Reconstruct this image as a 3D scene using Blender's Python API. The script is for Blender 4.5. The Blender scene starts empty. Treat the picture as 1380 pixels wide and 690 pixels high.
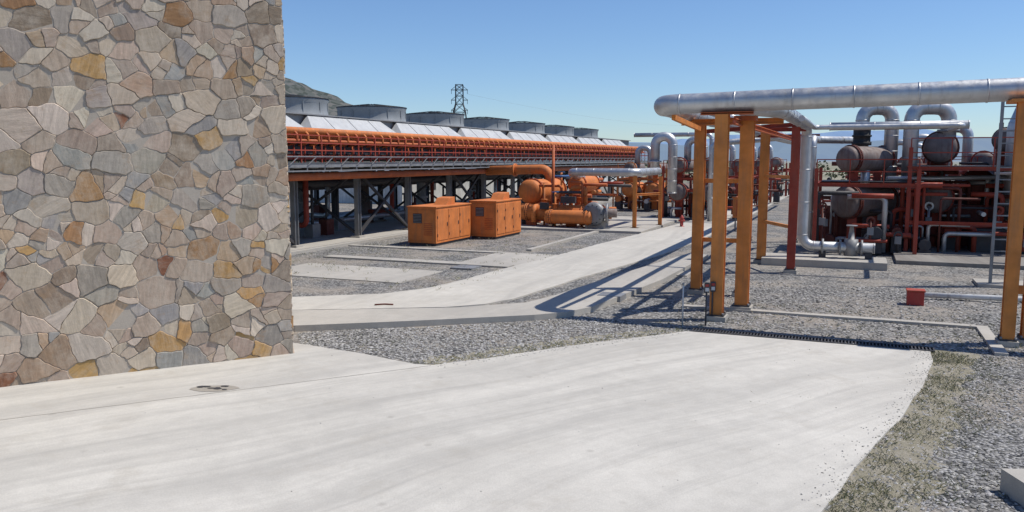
import bpy, math, random
import numpy as np
from mathutils import Vector, Matrix
random.seed(7); np.random.seed(7)
R=random.random
def U(a,b): return a+(b-a)*random.random()
TH=math.radians(23.2)          # plant axis azimuth
ST,CT=math.sin(TH),math.cos(TH)
def PW(b,a,z): return (b*CT+a*ST, -b*ST+a*CT, z)   # plant frame -> world

# ---------------------------------------------------------------- materials
def newmat(name):
    m=bpy.data.materials.new(name); m.use_nodes=True
    nt=m.node_tree; b=nt.nodes['Principled BSDF']; return m,nt,b
def noise(nt,vec,scale,detail=4,rough=.55):
    n=nt.nodes.new('ShaderNodeTexNoise'); n.inputs['Scale'].default_value=scale
    n.inputs['Detail'].default_value=detail; n.inputs['Roughness'].default_value=rough
    nt.links.new(vec,n.inputs['Vector']); return n.outputs['Fac']
def ramp(nt,fac,stops):
    r=nt.nodes.new('ShaderNodeValToRGB'); e=r.color_ramp.elements
    while len(e)<len(stops): e.new(.5)
    for i,(p,c) in enumerate(stops):
        e[i].position=p; e[i].color=(c,c,c,1) if not hasattr(c,'__len__') else (*c[:3],1)
    nt.links.new(fac,r.inputs[0]); return r.outputs[0]
def mixc(nt,fac,a,b,mode='MIX'):
    m=nt.nodes.new('ShaderNodeMix'); m.data_type='RGBA'; m.blend_type=mode
    for s,v in ((0,fac),(6,a),(7,b)):
        if hasattr(v,'links') or hasattr(v,'is_linked'): nt.links.new(v,m.inputs[s])
        else: m.inputs[s].default_value=v if s==0 else (*v[:3],1)
    return m.outputs[2]
def bump(nt,b,h,strength,dist=.02):
    n=nt.nodes.new('ShaderNodeBump'); n.inputs['Strength'].default_value=strength
    n.inputs['Distance'].default_value=dist
    nt.links.new(h,n.inputs['Height']); nt.links.new(n.outputs[0],b.inputs['Normal'])
def coord(nt):
    return nt.nodes.new('ShaderNodeTexCoord').outputs['Object']
def mapping(nt,vec,scale=(1,1,1),rot=(0,0,0)):
    if any(rot):        # rotate first, then stretch
        m=nt.nodes.new('ShaderNodeMapping'); m.inputs['Rotation'].default_value=rot
        nt.links.new(vec,m.inputs['Vector']); vec=m.outputs[0]
    m=nt.nodes.new('ShaderNodeMapping'); m.inputs['Scale'].default_value=scale
    nt.links.new(vec,m.inputs['Vector']); return m.outputs[0]
def paint(name,col,rough=.55,metal=0,var=.25,scale=2.2,dirt=(.18,.12,.08),damt=.35,bs=.1):
    m,nt,b=newmat(name); c=coord(nt)
    f=noise(nt,c,scale,5,.6)
    k=ramp(nt,f,[(.3,1-var),(.7,1+var*.4)])
    base=mixc(nt,1.0,col,k,'MULTIPLY')
    st=noise(nt,mapping(nt,c,(9,9,.8)),1.0,5,.65)
    d=ramp(nt,st,[(.5,0),(.75,damt)])
    out=mixc(nt,d,base,dirt)
    nt.links.new(out,b.inputs['Base Color'])
    b.inputs['Metallic'].default_value=metal
    rr=ramp(nt,noise(nt,c,7,4),[(.3,max(.05,rough-.12)),(.7,min(1,rough+.15))])
    nt.links.new(rr,b.inputs['Roughness'])
    bump(nt,b,noise(nt,c,14,3),bs,.01)
    return m
M={}
M['orange']=paint('orange_paint',(.64,.195,.045),rough=.68,damt=.45)
M['yorange']=paint('yellow_orange_paint',(.66,.235,.05),rough=.7,damt=.45,var=.3)
M['dorange']=paint('faded_orange_paint',(.50,.12,.035),rough=.7)
M['red']=paint('red_oxide_paint',(.36,.052,.027),rough=.68,damt=.45)
M['dred']=paint('dark_red_paint',(.13,.028,.018),rough=.7)
M['grey']=paint('grey_steel',(.27,.275,.28),rough=.55,metal=.3)
M['dgrey']=paint('dark_steel',(.05,.05,.055),rough=.65,dirt=(.09,.055,.04))
M['alu']=paint('aluminium_cladding',(.56,.565,.57),rough=.45,metal=.7,var=.25,scale=1.2,dirt=(.26,.24,.21),damt=.4,bs=.25)
M['panel']=paint('galvanised_panel',(.48,.485,.48),rough=.6,metal=.1,var=.15,dirt=(.3,.28,.26))
M['stack']=paint('fan_stack_shell',(.25,.265,.275),rough=.65,metal=.05,var=.15,dirt=(.17,.16,.15),damt=.35)
M['vessel']=paint('vessel_shell',(.22,.18,.165),rough=.7,metal=.15,var=.35,dirt=(.12,.05,.03),damt=.8)
M['blue']=paint('blue_paint',(.04,.12,.3))
M['black']=paint('black_rubber',(.03,.03,.03),rough=.8)
M['white']=paint('white_paint',(.62,.62,.6),damt=.5)
M['sred']=paint('signal_red_paint',(.4,.04,.03))

def concrete_mat(name,col,streakdir,ss=.25,stain=.3):
    m,nt,b=newmat(name); c=coord(nt)
    f1=ramp(nt,noise(nt,c,.35,6,.6),[(.3,.84),(.72,1.06)])
    f2=ramp(nt,noise(nt,c,3.5,6,.7),[(.3,.89),(.7,1.05)])
    f3=ramp(nt,noise(nt,c,60,3,.7),[(.25,.86),(.75,1.09)])
    a=mixc(nt,1.,col,f1,'MULTIPLY'); a=mixc(nt,1.,a,f2,'MULTIPLY'); a=mixc(nt,1.,a,f3,'MULTIPLY')
    dw=nt.nodes.new('ShaderNodeVectorMath'); dw.operation='MULTIPLY_ADD'     # slight bend of the wheel tracks
    nz=nt.nodes.new('ShaderNodeTexNoise'); nz.inputs['Scale'].default_value=.12; nt.links.new(c,nz.inputs['Vector'])
    nt.links.new(nz.outputs['Color'],dw.inputs[0]); dw.inputs[1].default_value=(2.5,2.5,0); nt.links.new(c,dw.inputs[2])
    cw=dw.outputs[0]
    for sc_,w_,lo,hi,am in ((.10,1.9,.48,.66,ss),(.05,.8,.5,.62,ss*.7),(.2,8,.52,.7,ss*.8)):
        s=noise(nt,mapping(nt,cw,(sc_,w_,1),(0,0,-streakdir)),1.,6,.62)
        s=ramp(nt,s,[(lo,0),(hi,am)])
        a=mixc(nt,s,a,(.30,.285,.26))
    sp=nt.nodes.new('ShaderNodeTexVoronoi'); sp.inputs['Scale'].default_value=1.3; nt.links.new(c,sp.inputs['Vector'])
    spf=ramp(nt,sp.outputs['Distance'],[(.03,.4),(.08,0)])
    a=mixc(nt,spf,a,(.25,.23,.2))
    st=ramp(nt,noise(nt,c,1.1,9,.78),[(.54,0),(.68,stain)])
    a=mixc(nt,st,a,(.37,.335,.28))
    st=ramp(nt,noise(nt,c,.22,9,.7),[(.52,0),(.62,stain*.7)])
    a=mixc(nt,st,a,(.42,.39,.34))
    nt.links.new(a,b.inputs['Base Color']); b.inputs['Roughness'].default_value=.92
    bump(nt,b,noise(nt,c,45,5,.7),.3,.01)
    return m
M['concrete']=concrete_mat('concrete_slab_material',(.585,.555,.495),math.radians(36),.36,.42)
M['concrete2']=concrete_mat('concrete_road_material',(.555,.525,.465),math.radians(66),.3,.4)
M['kerb']=concrete_mat('concrete_kerb_material',(.46,.43,.38),math.radians(66),.35)
M['dirtypatch']=concrete_mat('broken_concrete_material',(.33,.295,.245),0,.5)
M['plinth_shade']=concrete_mat('shaded_concrete_material',(.22,.20,.18),math.radians(67),.5)  # shade under the exchanger units painted in as a darker base colour

def gravel_mat():
    m,nt,b=newmat('gravel_ground_material'); c=coord(nt)
    v=nt.nodes.new('ShaderNodeTexVoronoi'); v.inputs['Scale'].default_value=21; nt.links.new(c,v.inputs['Vector'])
    bw=nt.nodes.new('ShaderNodeRGBToBW'); nt.links.new(v.outputs['Color'],bw.inputs[0])
    st=ramp(nt,bw.outputs[0],[(.15,(.09,.088,.085)),(.45,(.26,.253,.243)),(.8,(.48,.465,.435))])
    gap=ramp(nt,v.outputs['Distance'],[(.25,1),(.7,.4)])
    st=mixc(nt,1.,st,gap,'MULTIPLY')
    mo=ramp(nt,noise(nt,c,.9,7,.7),[(.35,.72),(.62,1.1)]); st=mixc(nt,1.,st,mo,'MULTIPLY')
    dirt=ramp(nt,noise(nt,c,.45,8,.7),[(.46,0),(.6,.75)])
    dcol=ramp(nt,noise(nt,c,5,6,.7),[(.3,(.22,.185,.145)),(.7,(.36,.32,.27))])
    a=mixc(nt,dirt,st,dcol)
    g=ramp(nt,noise(nt,c,1.3,8,.8),[(.60,0),(.70,.55)])
    gc=ramp(nt,noise(nt,c,30,3,.7),[(.35,(.13,.125,.075)),(.65,(.29,.26,.18))])
    a=mixc(nt,g,a,gc)
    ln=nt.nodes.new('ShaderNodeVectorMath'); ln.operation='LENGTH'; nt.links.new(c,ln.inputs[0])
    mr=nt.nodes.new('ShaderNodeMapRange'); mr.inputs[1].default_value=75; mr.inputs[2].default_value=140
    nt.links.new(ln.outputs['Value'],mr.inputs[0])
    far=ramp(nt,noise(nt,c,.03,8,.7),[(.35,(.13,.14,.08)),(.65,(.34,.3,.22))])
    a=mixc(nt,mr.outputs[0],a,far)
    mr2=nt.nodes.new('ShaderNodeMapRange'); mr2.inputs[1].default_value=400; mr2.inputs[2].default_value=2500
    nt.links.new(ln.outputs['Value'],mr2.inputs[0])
    a=mixc(nt,mr2.outputs[0],a,(.2,.26,.34))  # distant ground fades to blue, haze put into the colour
    nt.links.new(a,b.inputs['Base Color']); b.inputs['Roughness'].default_value=.95
    bump(nt,b,v.outputs['Distance'],.8,-.02)
    return m
M['gravel']=gravel_mat()
def soil_mat():
    m,nt,b=newmat('verge_soil_material'); c=coord(nt)
    a=ramp(nt,noise(nt,c,3,8,.75),[(.35,(.22,.20,.13)),(.5,(.30,.27,.20)),(.65,(.38,.345,.285))])
    k=ramp(nt,noise(nt,c,45,4,.8),[(.3,.6),(.7,1.25)]); a=mixc(nt,1.,a,k,'MULTIPLY')
    nt.links.new(a,b.inputs['Base Color']); b.inputs['Roughness'].default_value=1
    bump(nt,b,noise(nt,c,40,6,.8),.8,.02); return m
M['soil']=soil_mat()
def attr_mat(name,streak=True,rough=.85,bs=.35):
    m,nt,b=newmat(name); c=coord(nt)
    at=nt.nodes.new('ShaderNodeAttribute'); at.attribute_name='col'
    a=at.outputs['Color']
    if streak:
        ga=nt.nodes.new('ShaderNodeAttribute'); ga.attribute_name='grain'
        ad=nt.nodes.new('ShaderNodeVectorMath'); ad.operation='ADD'
        nt.links.new(c,ad.inputs[0]); nt.links.new(ga.outputs['Vector'],ad.inputs[1])
        c2=ad.outputs[0]
        vr=nt.nodes.new('ShaderNodeVectorRotate'); vr.rotation_type='AXIS_ANGLE'; vr.inputs['Axis'].default_value=(.486,-.874,0)
        nt.links.new(c2,vr.inputs['Vector'])
        sx=nt.nodes.new('ShaderNodeSeparateXYZ'); nt.links.new(ga.outputs['Vector'],sx.inputs[0]); nt.links.new(sx.outputs[0],vr.inputs['Angle'])
        cv=vr.outputs[0]
        s1=ramp(nt,noise(nt,mapping(nt,cv,(2.5,2.5,20)),1,7,.72),[(.3,.68),(.7,1.20)])
        s2=ramp(nt,noise(nt,mapping(nt,cv,(30,30,8)),1,5,.7),[(.3,.90),(.7,1.07)])
        a=mixc(nt,1.,a,s1,'MULTIPLY'); a=mixc(nt,1.,a,s2,'MULTIPLY')
        s3=ramp(nt,noise(nt,c2,2.6,9,.78),[(.46,0),(.66,.6)])
        a=mixc(nt,s3,a,(.55,.465,.365))
        s4=ramp(nt,noise(nt,mapping(nt,c2,(1,1,1),(1,2,0)),3.2,8,.8),[(.55,0),(.70,.6)])
        a=mixc(nt,s4,a,(.35,.22,.12))
        bump(nt,b,noise(nt,mapping(nt,cv,(5,5,18)),1,9,.78),bs,.03)
    nt.links.new(a,b.inputs['Base Color']); b.inputs['Roughness'].default_value=rough
    return m
M['stone']=attr_mat('flagstone_material')
M['pebble']=attr_mat('pebble_material',False,.9)
M['leaf']=attr_mat('foliage_material',False,.8)
M['mortar']=concrete_mat('mortar_material',(.47,.40,.32),0,.1)

# ---------------------------------------------------------------- mesh builder
class B:
    def __init__(s,name,plant=True): s.n=name;s.p=plant;s.v=[];s.f=[];s.fm=[];s.fs=[];s.ml=[]
    def add(s,vs,fs,mat,smooth=False):
        if mat not in s.ml: s.ml.append(mat)
        k=s.ml.index(mat); o=len(s.v); s.v+= [tuple(x) for x in vs]
        sm=smooth if isinstance(smooth,list) else [smooth]*len(fs)
        for f,q in zip(fs,sm): s.f.append([i+o for i in f]); s.fm.append(k); s.fs.append(q)
    def box(s,x0,x1,y0,y1,z0,z1,mat):
        v=[(x,y,z) for z in(z0,z1) for y in(y0,y1) for x in(x0,x1)]
        s.add(v,[(0,2,3,1),(4,5,7,6),(0,1,5,4),(2,6,7,3),(0,4,6,2),(1,3,7,5)],mat)
    def beam(s,p0,p1,w,h,mat):
        p0,p1=Vector(p0),Vector(p1); d=(p1-p0).normalized()
        up=Vector((0,0,1)) if abs(d.z)<.95 else Vector((0,1,0))
        r=d.cross(up).normalized()*w/2; u=r.cross(d).normalized()*h/2
        v=[p+a*r+b*u for p in(p0,p1) for a,b in((-1,-1),(1,-1),(1,1),(-1,1))]
        s.add(v,[(0,1,2,3),(7,6,5,4),(0,4,5,1),(1,5,6,2),(2,6,7,3),(3,7,4,0)],mat)
    def ibeam(s,p0,p1,w,h,mat,t=.02):
        p0,p1=Vector(p0),Vector(p1); d=(p1-p0).normalized()
        up=Vector((0,0,1)) if abs(d.z)<.95 else Vector((0,1,0))
        r=d.cross(up).normalized(); u=r.cross(d).normalized()
        s.beam(p0+u*(h/2-t/2),p1+u*(h/2-t/2),w,t,mat); s.beam(p0-u*(h/2-t/2),p1-u*(h/2-t/2),w,t,mat)
        s.beam(p0,p1,t,h-2*t-.002,mat)
    def lathe(s,p0,ax,prof,mat,n=20,flat=False):
        p0=Vector(p0); ax=Vector(ax).normalized()
        e1=ax.orthogonal().normalized(); e2=ax.cross(e1); v=[];f=[];sm=[]
        for t,r in prof:
            for i in range(n):
                a=2*math.pi*i/n; v.append(p0+ax*t+(e1*math.cos(a)+e2*math.sin(a))*max(r,1e-4))
        for k in range(len(prof)-1):
            dt=abs(prof[k+1][0]-prof[k][0])
            q=not flat and not (dt<1e-4)
            for i in range(n):
                j=(i+1)%n; f.append((k*n+i,k*n+j,(k+1)*n+j,(k+1)*n+i)); sm.append(q)
        s.add(v,f,mat,sm)
    def tube(s,p0,p1,r,mat,n=12):
        p0,p1=Vector(p0),Vector(p1); L=(p1-p0).length
        s.lathe(p0,p1-p0,[(0,0),(0,r),(L,r),(L,0)],mat,n)
    def ring(s,p,ax,r,w,mat,n=18):
        s.lathe(Vector(p)-Vector(ax).normalized()*w/2,ax,[(0,r*.6),(0,r),(w,r),(w,r*.6)],mat,n)
    def vessel(s,p0,p1,r,mat,fl=True,n=24,fmat=None):
        p0,p1=Vector(p0),Vector(p1); L=(p1-p0).length; k=.35*r
        pr=[(-k,0),(-k*.93,r*.35),(-k*.7,r*.68),(-k*.35,r*.92),(0,r),(L,r),(L+k*.35,r*.92),(L+k*.7,r*.68),(L+k*.93,r*.35),(L+k,0)]
        s.lathe(p0,p1-p0,pr,mat,n)
        if fl:
            d=(p1-p0).normalized()
            for t in(.08*L,.08*L+.09,.93*L): s.ring(p0+d*t,d,r*1.12,.05,fmat or mat,n)
            for q in range(n):
                e1=d.orthogonal().normalized(); e2=d.cross(e1); an=2*math.pi*q/n
                c=p0+d*(.08*L-.04)+(e1*math.cos(an)+e2*math.sin(an))*r*1.07; s.tube(c,c+d*.17,.018,'dgrey',5)
    def pipe(s,pts,r,mat,bend=None,n=16,seam=0):
        P=[Vector(p) for p in pts]; bend=bend or r*2.2
        segs=[]; last=P[0]; out=[P[0]]
        for i in range(1,len(P)-1):
            d1=(P[i]-P[i-1]).normalized(); d2=(P[i+1]-P[i]).normalized()
            ang=d1.angle(d2)
            if ang<.01: continue
            t=bend*math.tan(ang/2); a0=P[i]-d1*t
            nrm=(d2-d1*d1.dot(d2)).normalized(); c=a0+nrm*bend
            k=max(3,int(ang/math.pi*14))
            segs.append((last.copy(),a0.copy()))
            for q in range(k+1):
                ph=ang*q/k; out.append(c-nrm*bend*math.cos(ph)+d1*bend*math.sin(ph))
            last=P[i]+d2*t
        out.append(P[-1]); segs.append((last,P[-1]))
        T=[]
        for i in range(len(out)):
            a=out[max(0,i-1)]; b=out[min(len(out)-1,i+1)]; T.append((b-a).normalized())
        e=T[0].orthogonal().normalized(); v=[];f=[];sm=[]
        for i,p in enumerate(out):
            e=(e-T[i]*e.dot(T[i])).normalized(); g=T[i].cross(e)
            for q in range(n):
                an=2*math.pi*q/n; v.append(p+(e*math.cos(an)+g*math.sin(an))*r)
        for i in range(len(out)-1):
            for q in range(n):
                w=(q+1)%n; f.append((i*n+q,i*n+w,(i+1)*n+w,(i+1)*n+q)); sm.append(True)
        f.append(tuple(range(n-1,-1,-1))); sm.append(False)
        f.append(tuple((len(out)-1)*n+q for q in range(n))); sm.append(False)
        s.add(v,f,mat,sm)
        if seam:
            for a,b in segs:
                L=(b-a).length
                if L<.1: continue
                k=max(1,int(L/seam)); d=(b-a).normalized()
                for q in range(k+1): s.lathe(a+d*(L*q/k-.015),d,[(0,r*.98),(0,r+.008),(.03,r+.008),(.03,r*.98)],mat,n)
    def rail(s,p0,p1,h,mat,sp=1.3,r=.022,rails=(1,.5)):
        p0,p1=Vector(p0),Vector(p1); L=(p1-p0).length; k=max(1,int(L/sp)); z=Vector((0,0,1))
        for i in range(k+1):
            p=p0.lerp(p1,i/k); s.beam(p,p+z*h,r*1.8,r*1.8,mat)
        for q in rails: s.beam(p0+z*h*q,p1+z*h*q,r*1.6,r*1.6,mat)
    def done(s,bevel=0):
        me=bpy.data.meshes.new(s.n)
        vs=[PW(*v) for v in s.v] if s.p else s.v
        me.from_pydata(vs,[],s.f)
        for m in s.ml: me.materials.append(M[m])
        me.polygons.foreach_set('material_index',s.fm); me.polygons.foreach_set('use_smooth',s.fs)
        me.update(); o=bpy.data.objects.new(s.n,me); bpy.context.scene.collection.objects.link(o)
        if bevel:
            md=o.modifiers.new('bevel','BEVEL'); md.width=bevel; md.segments=2; md.limit_method='ANGLE'
        return o

def slab(name,pts,z0,z1,mat):
    n=len(pts); b=B(name,False)
    v=[(x,y,z1) for x,y in pts]+[(x,y,z0) for x,y in pts]
    A=sum(pts[i][0]*pts[(i+1)%n][1]-pts[(i+1)%n][0]*pts[i][1] for i in range(n))
    top=list(range(n))
    if A<0: top=top[::-1]
    f=[tuple(top)]+[(i,(i+1)%n,n+(i+1)%n,n+i) for i in range(n)]
    b.add(v,f,mat); return b.done()
def rough_edges(pts,amp,step=.25):
    out=[]
    for i in range(len(pts)):
        p,q=Vector(pts[i]),Vector(pts[(i+1)%len(pts)]); L=(q-p).length
        out.append((p.x,p.y))
        if L>16 or p.y<4 or q.y<4: continue
        k=int(L/step)
        for j in range(1,k):
            w=p.lerp(q,j/k); out.append((w.x+U(-amp,amp),w.y+U(-amp,amp)))
    return out

# ---------------------------------------------------------------- ground
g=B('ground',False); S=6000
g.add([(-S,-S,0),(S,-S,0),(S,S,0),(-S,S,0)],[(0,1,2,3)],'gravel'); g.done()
slab('concrete_forecourt',rough_edges([(-30,-8),(-9,-8),(-3.5,-1.5),(.2,3.4),(2.85,7.02),(3.78,8.3),(5.0,9.9),(5.9,11.2),(6.7,12.5),(6.99,13.14),(5.2,13.9),(3.32,14.7),(1.2,13.6),(-.2,12.75),(-1.21,12.2),(-1.5,12.25),(-2.4,12.9),(-3.74,13.68),(-7,15),(-30,15)],.018),-.05,.03,'concrete')
slab('service_road',rough_edges([(-14,18.1),(-14,16.5),(-4.64,16.77),(-1.45,17.1),(-.6,17.5),(0,18.1),(.9,19.7),(1.81,21.4),(5.0,26.7),(7.4,31.5),(11.6,41.2),(27,77),(24,78),(8.92,41),(3.3,30.2),(1.2,26),(-.6,22.6),(-1.35,21),(-2.1,19.7),(-3.1,18.85),(-5.08,18.4)],.02),-.05,.035,'concrete2')
slab('pavement',[(-14,14.75),(-4.06,14.75),(-1.9,15.2),(.45,15.8),(1.1,16.1),(1.7,16.7),(3.9,20.6),(6.4,26.0),(5.9,26.5),(2.7,21.2),(.9,18.0),(.3,17.2),(-1.2,16.6),(-4.4,16.3),(-14,16.1)],-.05,.12,'kerb')
slab('verge_soil',rough_edges([(-1,.8),(1.2,.2),(3.5,6.7),(4.4,8.0),(5.5,9.7),(6.35,11.0),(7.1,12.2),(7.7,13.0),(7.0,13.6),(6.95,13.1),(6.65,12.5),(5.85,11.2),(4.95,9.9),(3.72,8.3),(2.8,7.02)],.12,.18),-.04,.006,'soil')
slab('verge_soil',rough_edges([(-1.3,12.1),(3.2,14.75),(2.7,15.0),(.8,14.1),(-.7,13.1),(-1.4,12.8)],.09,.18),-.04,.006,'soil')
b=B('road_joint',False)
def strip(pts,w,z,mat='dgrey'):
    for p,q in zip(pts[:-1],pts[1:]):
        d=(Vector(q)-Vector(p)).normalized(); n=Vector((-d.y,d.x))*w/2
        P_,Q=Vector(p),Vector(q)
        b.add([(*(P_-n),z),(*(Q-n),z),(*(Q+n),z),(*(P_+n),z)],[(0,1,2,3)],mat)
M['joint']=paint('joint_filler',(.44,.41,.35))
def jag(p,q,k,a):
    P_,Q=Vector(p),Vector(q); d=(Q-P_); n=Vector((-d.y,d.x)).normalized()
    return [P_+d*i/k+n*U(-a,a)*(0<i<k) for i in range(k+1)]
strip(jag((-7.1,9.1),(-1.25,12.15),40,.006),.012,.034,'joint')
b.done()
b=B('drain_cover',False)
rim=[(-4.15+.33*math.cos(6.283*j/18)*U(.88,1.1),10.9+.16*math.sin(6.283*j/18)*U(.85,1.1),.034) for j in range(18)]
b.add(rim,[tuple(range(18))],'dirtypatch')
for i in range(9):
    cx,cy=-4.15+U(-.26,.26),10.9+U(-.1,.1); r=U(.015,.04); n=random.randint(5,8)
    b.add([(cx+r*2*math.cos(6.283*j/n)*U(.6,1.2),cy+r*math.sin(6.283*j/n)*U(.6,1.2),.0385+i*.0006) for j in range(n)],[tuple(range(n))],'dgrey')
b.done()
def pad(name,b0,b1,a0,a1,h,mat='kerb'):
    k=B(name); k.box(b0,b1,a0,a1,-.03,h,mat); return k.done()
pad('concrete_kerb',-3.4,2.2,17.25,17.45,.05); pad('concrete_kerb',2.2,2.4,15,17.4,.05)
pad('concrete_strip',-15.5,-10.8,17.8,20.2,.02); pad('concrete_strip',-16,-9.4,21.6,22.1,.05)
pad('concrete_strip',-11.3,-8.9,22.1,25.2,.022)
pad('concrete_kerb',-17.6,-17.4,8,60,.1); pad('concrete_kerb',-10.6,-10.4,26,52,.07)
pad('concrete_strip',-17.3,-11,24.9,25.2,.04)
pad('concrete_strip',-5.0,-4.2,22,23.2,.03)
pad('inspection_cover',-10.9,-10.2,20.8,21.5,.05,'grey')
pad('inspection_cover',-5.35,-4.8,17.4,17.9,.13,'grey')
pad('concrete_plinth',-2.6,.9,25.4,26.9,.22)
pad('concrete_plinth',1.2,16,27.2,36,.12,'plinth_shade'); pad('concrete_plinth',-16,-8.5,34,43,.1)
pad('concrete_plinth',-27,-18,8,72,.05,'kerb')
b=B('drain_grate'); A0=14.78
b.box(-2.75,1.3,A0-.01,A0+.02,-.02,.045,'dgrey'); b.box(-2.75,1.3,A0+.26,A0+.29,-.02,.045,'dgrey')
x=-2.72
while x<1.3: b.box(x,x+.022,A0+.02,A0+.26,.0,.04,'dgrey'); x+=.055
b.done()

# ---------------------------------------------------------------- stone building
def clip(poly,n,c):
    out=[]
    for i in range(len(poly)):
        p,q=poly[i],poly[(i+1)%len(poly)]
        a=n[0]*p[0]+n[1]*p[1]-c; bb=n[0]*q[0]+n[1]*q[1]-c
        if a<=0: out.append(p)
        if a*bb<0:
            t=a/(a-bb); out.append((p[0]+(q[0]-p[0])*t,p[1]+(q[1]-p[1])*t))
    return out
def area(p): return abs(sum(p[i][0]*p[(i+1)%len(p)][1]-p[(i+1)%len(p)][0]*p[i][1] for i in range(len(p))))/2
PAL=[((.45,.345,.255),32),((.53,.42,.315),26),((.39,.30,.225),22),((.36,.305,.25),12),((.43,.30,.195),16),((.48,.285,.11),4),((.37,.20,.09),3.5),((.25,.105,.055),1.5),((.58,.48,.375),16),((.29,.215,.15),10),((.34,.315,.28),9)]
def pick(z):
    w=[x[1] for x in PAL]
    if z<2.2: w[5]*=3; w[6]*=2.2; w[7]*=1.6
    return random.choices([x[0] for x in PAL],w)[0]
def stone_face(V,F,C,G,org,du,nrm,L,H,step):
    # coursed-rubble layout: jittered cells slightly wider than high, offset per course, then shard cuts
    seeds=[]; sz=step*.78; nz=int(H/sz)+3; nx=int(L/step)+4; AX=.82
    for j in range(-1,nz):
        off=U(0,1)
        for i in range(-2,nx):
            if R()<.09: continue
            seeds.append(((i+off+U(-.36,.36))*step*AX,(j+.5+U(-.36,.36))*sz,max(0,random.gauss(.004,.012))))
    S_=np.array(seeds); polys=[]
    for i in range(len(S_)):
        px,pz,w=S_[i]
        poly=[(0,0),(L*AX,0),(L*AX,H),(0,H)]
        d=(S_[:,0]-px)**2+(S_[:,1]-pz)**2; idx=np.argsort(d)[1:34]
        for j in idx:
            qx,qz,w2=S_[j]; n=(2*(qx-px),2*(qz-pz)); c=qx*qx+qz*qz-w2-(px*px+pz*pz-w)
            poly=clip(poly,n,c)
            if len(poly)<3: break
        if len(poly)<3: continue
        poly=[(x/AX,z) for x,z in poly]
        todo=[(poly,0)]
        while todo:
            pl,dp=todo.pop(); ar=area(pl)
            if ar<.0015: continue
            if dp<2 and ar>.038 and R()<(.5 if dp==0 else .3):
                cx=sum(p[0] for p in pl)/len(pl); cz=sum(p[1] for p in pl)/len(pl)
                q=np.array(pl)-[cx,cz]; ev,evec=np.linalg.eigh(q.T@q); ax=evec[:,1]
                an=math.atan2(ax[1],ax[0])+U(-.6,.6); n=(math.cos(an),math.sin(an)); c=n[0]*(cx+U(-.06,.06))+n[1]*(cz+U(-.06,.06))
                p1=clip(pl,n,c); p2=clip(pl,(-n[0],-n[1]),-c)
                if len(p1)>2 and len(p2)>2: todo+=[(p1,dp+1),(p2,dp+1)]; continue
            polys.append(pl)
    def wob(x,z):       # shared organic warp of the joints
        return (x+.010*math.sin(z*17+3*math.sin(x*5))+.006*math.sin(z*41+x*13), z+.009*math.sin(x*15+2.5*math.sin(z*6))+.006*math.sin(x*37+z*19))
    for poly in polys:
        cx=sum(p[0] for p in poly)/len(poly); cz=sum(p[1] for p in poly)/len(poly)
        ring=[]
        for k in range(len(poly)):
            p,q=poly[k],poly[(k+1)%len(poly)]; l=math.hypot(q[0]-p[0],q[1]-p[1])
            if l<.03: ring.append(p); continue
            m=max(2,int(l/.045))
            for t in range(m):
                tt=(t+(.22 if t==0 else 0))/m
                ring.append((p[0]+(q[0]-p[0])*tt,p[1]+(q[1]-p[1])*tt))
            tt=(m-.22)/m; ring.append((p[0]+(q[0]-p[0])*tt,p[1]+(q[1]-p[1])*tt))
        if len(ring)<4: continue
        ring=[wob(x,z) if (.02<x<L-.02 and z>.02) else (x-U(0,.035) if x<.02 else x,z) for x,z in ring]
        rad=max(math.hypot(x-cx,z-cz) for x,z in ring)
        h=U(.020,.042); tx,tz=U(-.05,.05),U(-.05,.05); gap=U(.003,.008)
        def pos(x,z,o): return (org[0]+du[0]*x+nrm[0]*o,org[1]+du[1]*x+nrm[1]*o,z)
        def ins(g,amp):
            o=[]
            for x,z in ring:
                r=math.hypot(x-cx,z-cz)+1e-6; s=max(.1,(r-g)/r)
                o.append((cx+(x-cx)*s+U(-amp,amp),cz+(z-cz)*s+U(-amp,amp)))
            return o
        r1=ins(gap,.0045); r2=[(cx+(x-cx)*(1-.010/rad),cz+(z-cz)*(1-.010/rad)) for x,z in r1]
        n=len(ring); o=len(V)
        def hh(x,z,e=0): return h+(x-cx)*tx+(z-cz)*tz+e
        V+=[pos(x,z,-.005) for x,z in r1]+[pos(x,z,hh(x,z,-.008)) for x,z in r1]+[pos(x,z,hh(x,z)) for x,z in r2]
        col=pick(cz); k=U(.84,1.14); col=tuple(min(.72,c*k*U(.97,1.03)) for c in col)
        gr=(U(0,3.14) if R()<.4 else U(1.2,1.9),U(0,20),U(0,20)); m0=len(F)
        for a in range(n):
            bq=(a+1)%n
            for l in range(2): F.append((o+l*n+a,o+l*n+bq,o+(l+1)*n+bq,o+(l+1)*n+a)); C.append(col)
        F.append(tuple(o+2*n+a for a in range(n))); C.append(col)
        G+=[gr]*(len(F)-m0)
def colored(name,V,F,C,mat,parent=None,G=None):
    me=bpy.data.meshes.new(name); me.from_pydata(V,[],F); me.materials.append(M[mat])
    at=me.color_attributes.new('col','FLOAT_COLOR','CORNER')
    ln=np.array([len(f) for f in F]); cc=np.repeat(np.array(C,dtype=np.float32),ln,axis=0)
    cc=np.hstack([cc,np.ones((len(cc),1),np.float32)]).astype(np.float32)
    at.data.foreach_set('color',cc.ravel())
    if G:
        ga=me.attributes.new('grain','FLOAT_VECTOR','CORNER')
        gg=np.repeat(np.array(G,dtype=np.float32),ln,axis=0); ga.data.foreach_set('vector',gg.ravel())
    o=bpy.data.objects.new(name,me); bpy.context.scene.collection.objects.link(o)
    if parent: o.parent=parent
    return o
root=bpy.data.objects.new('stone_building',None); bpy.context.scene.collection.objects.link(root)
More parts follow.
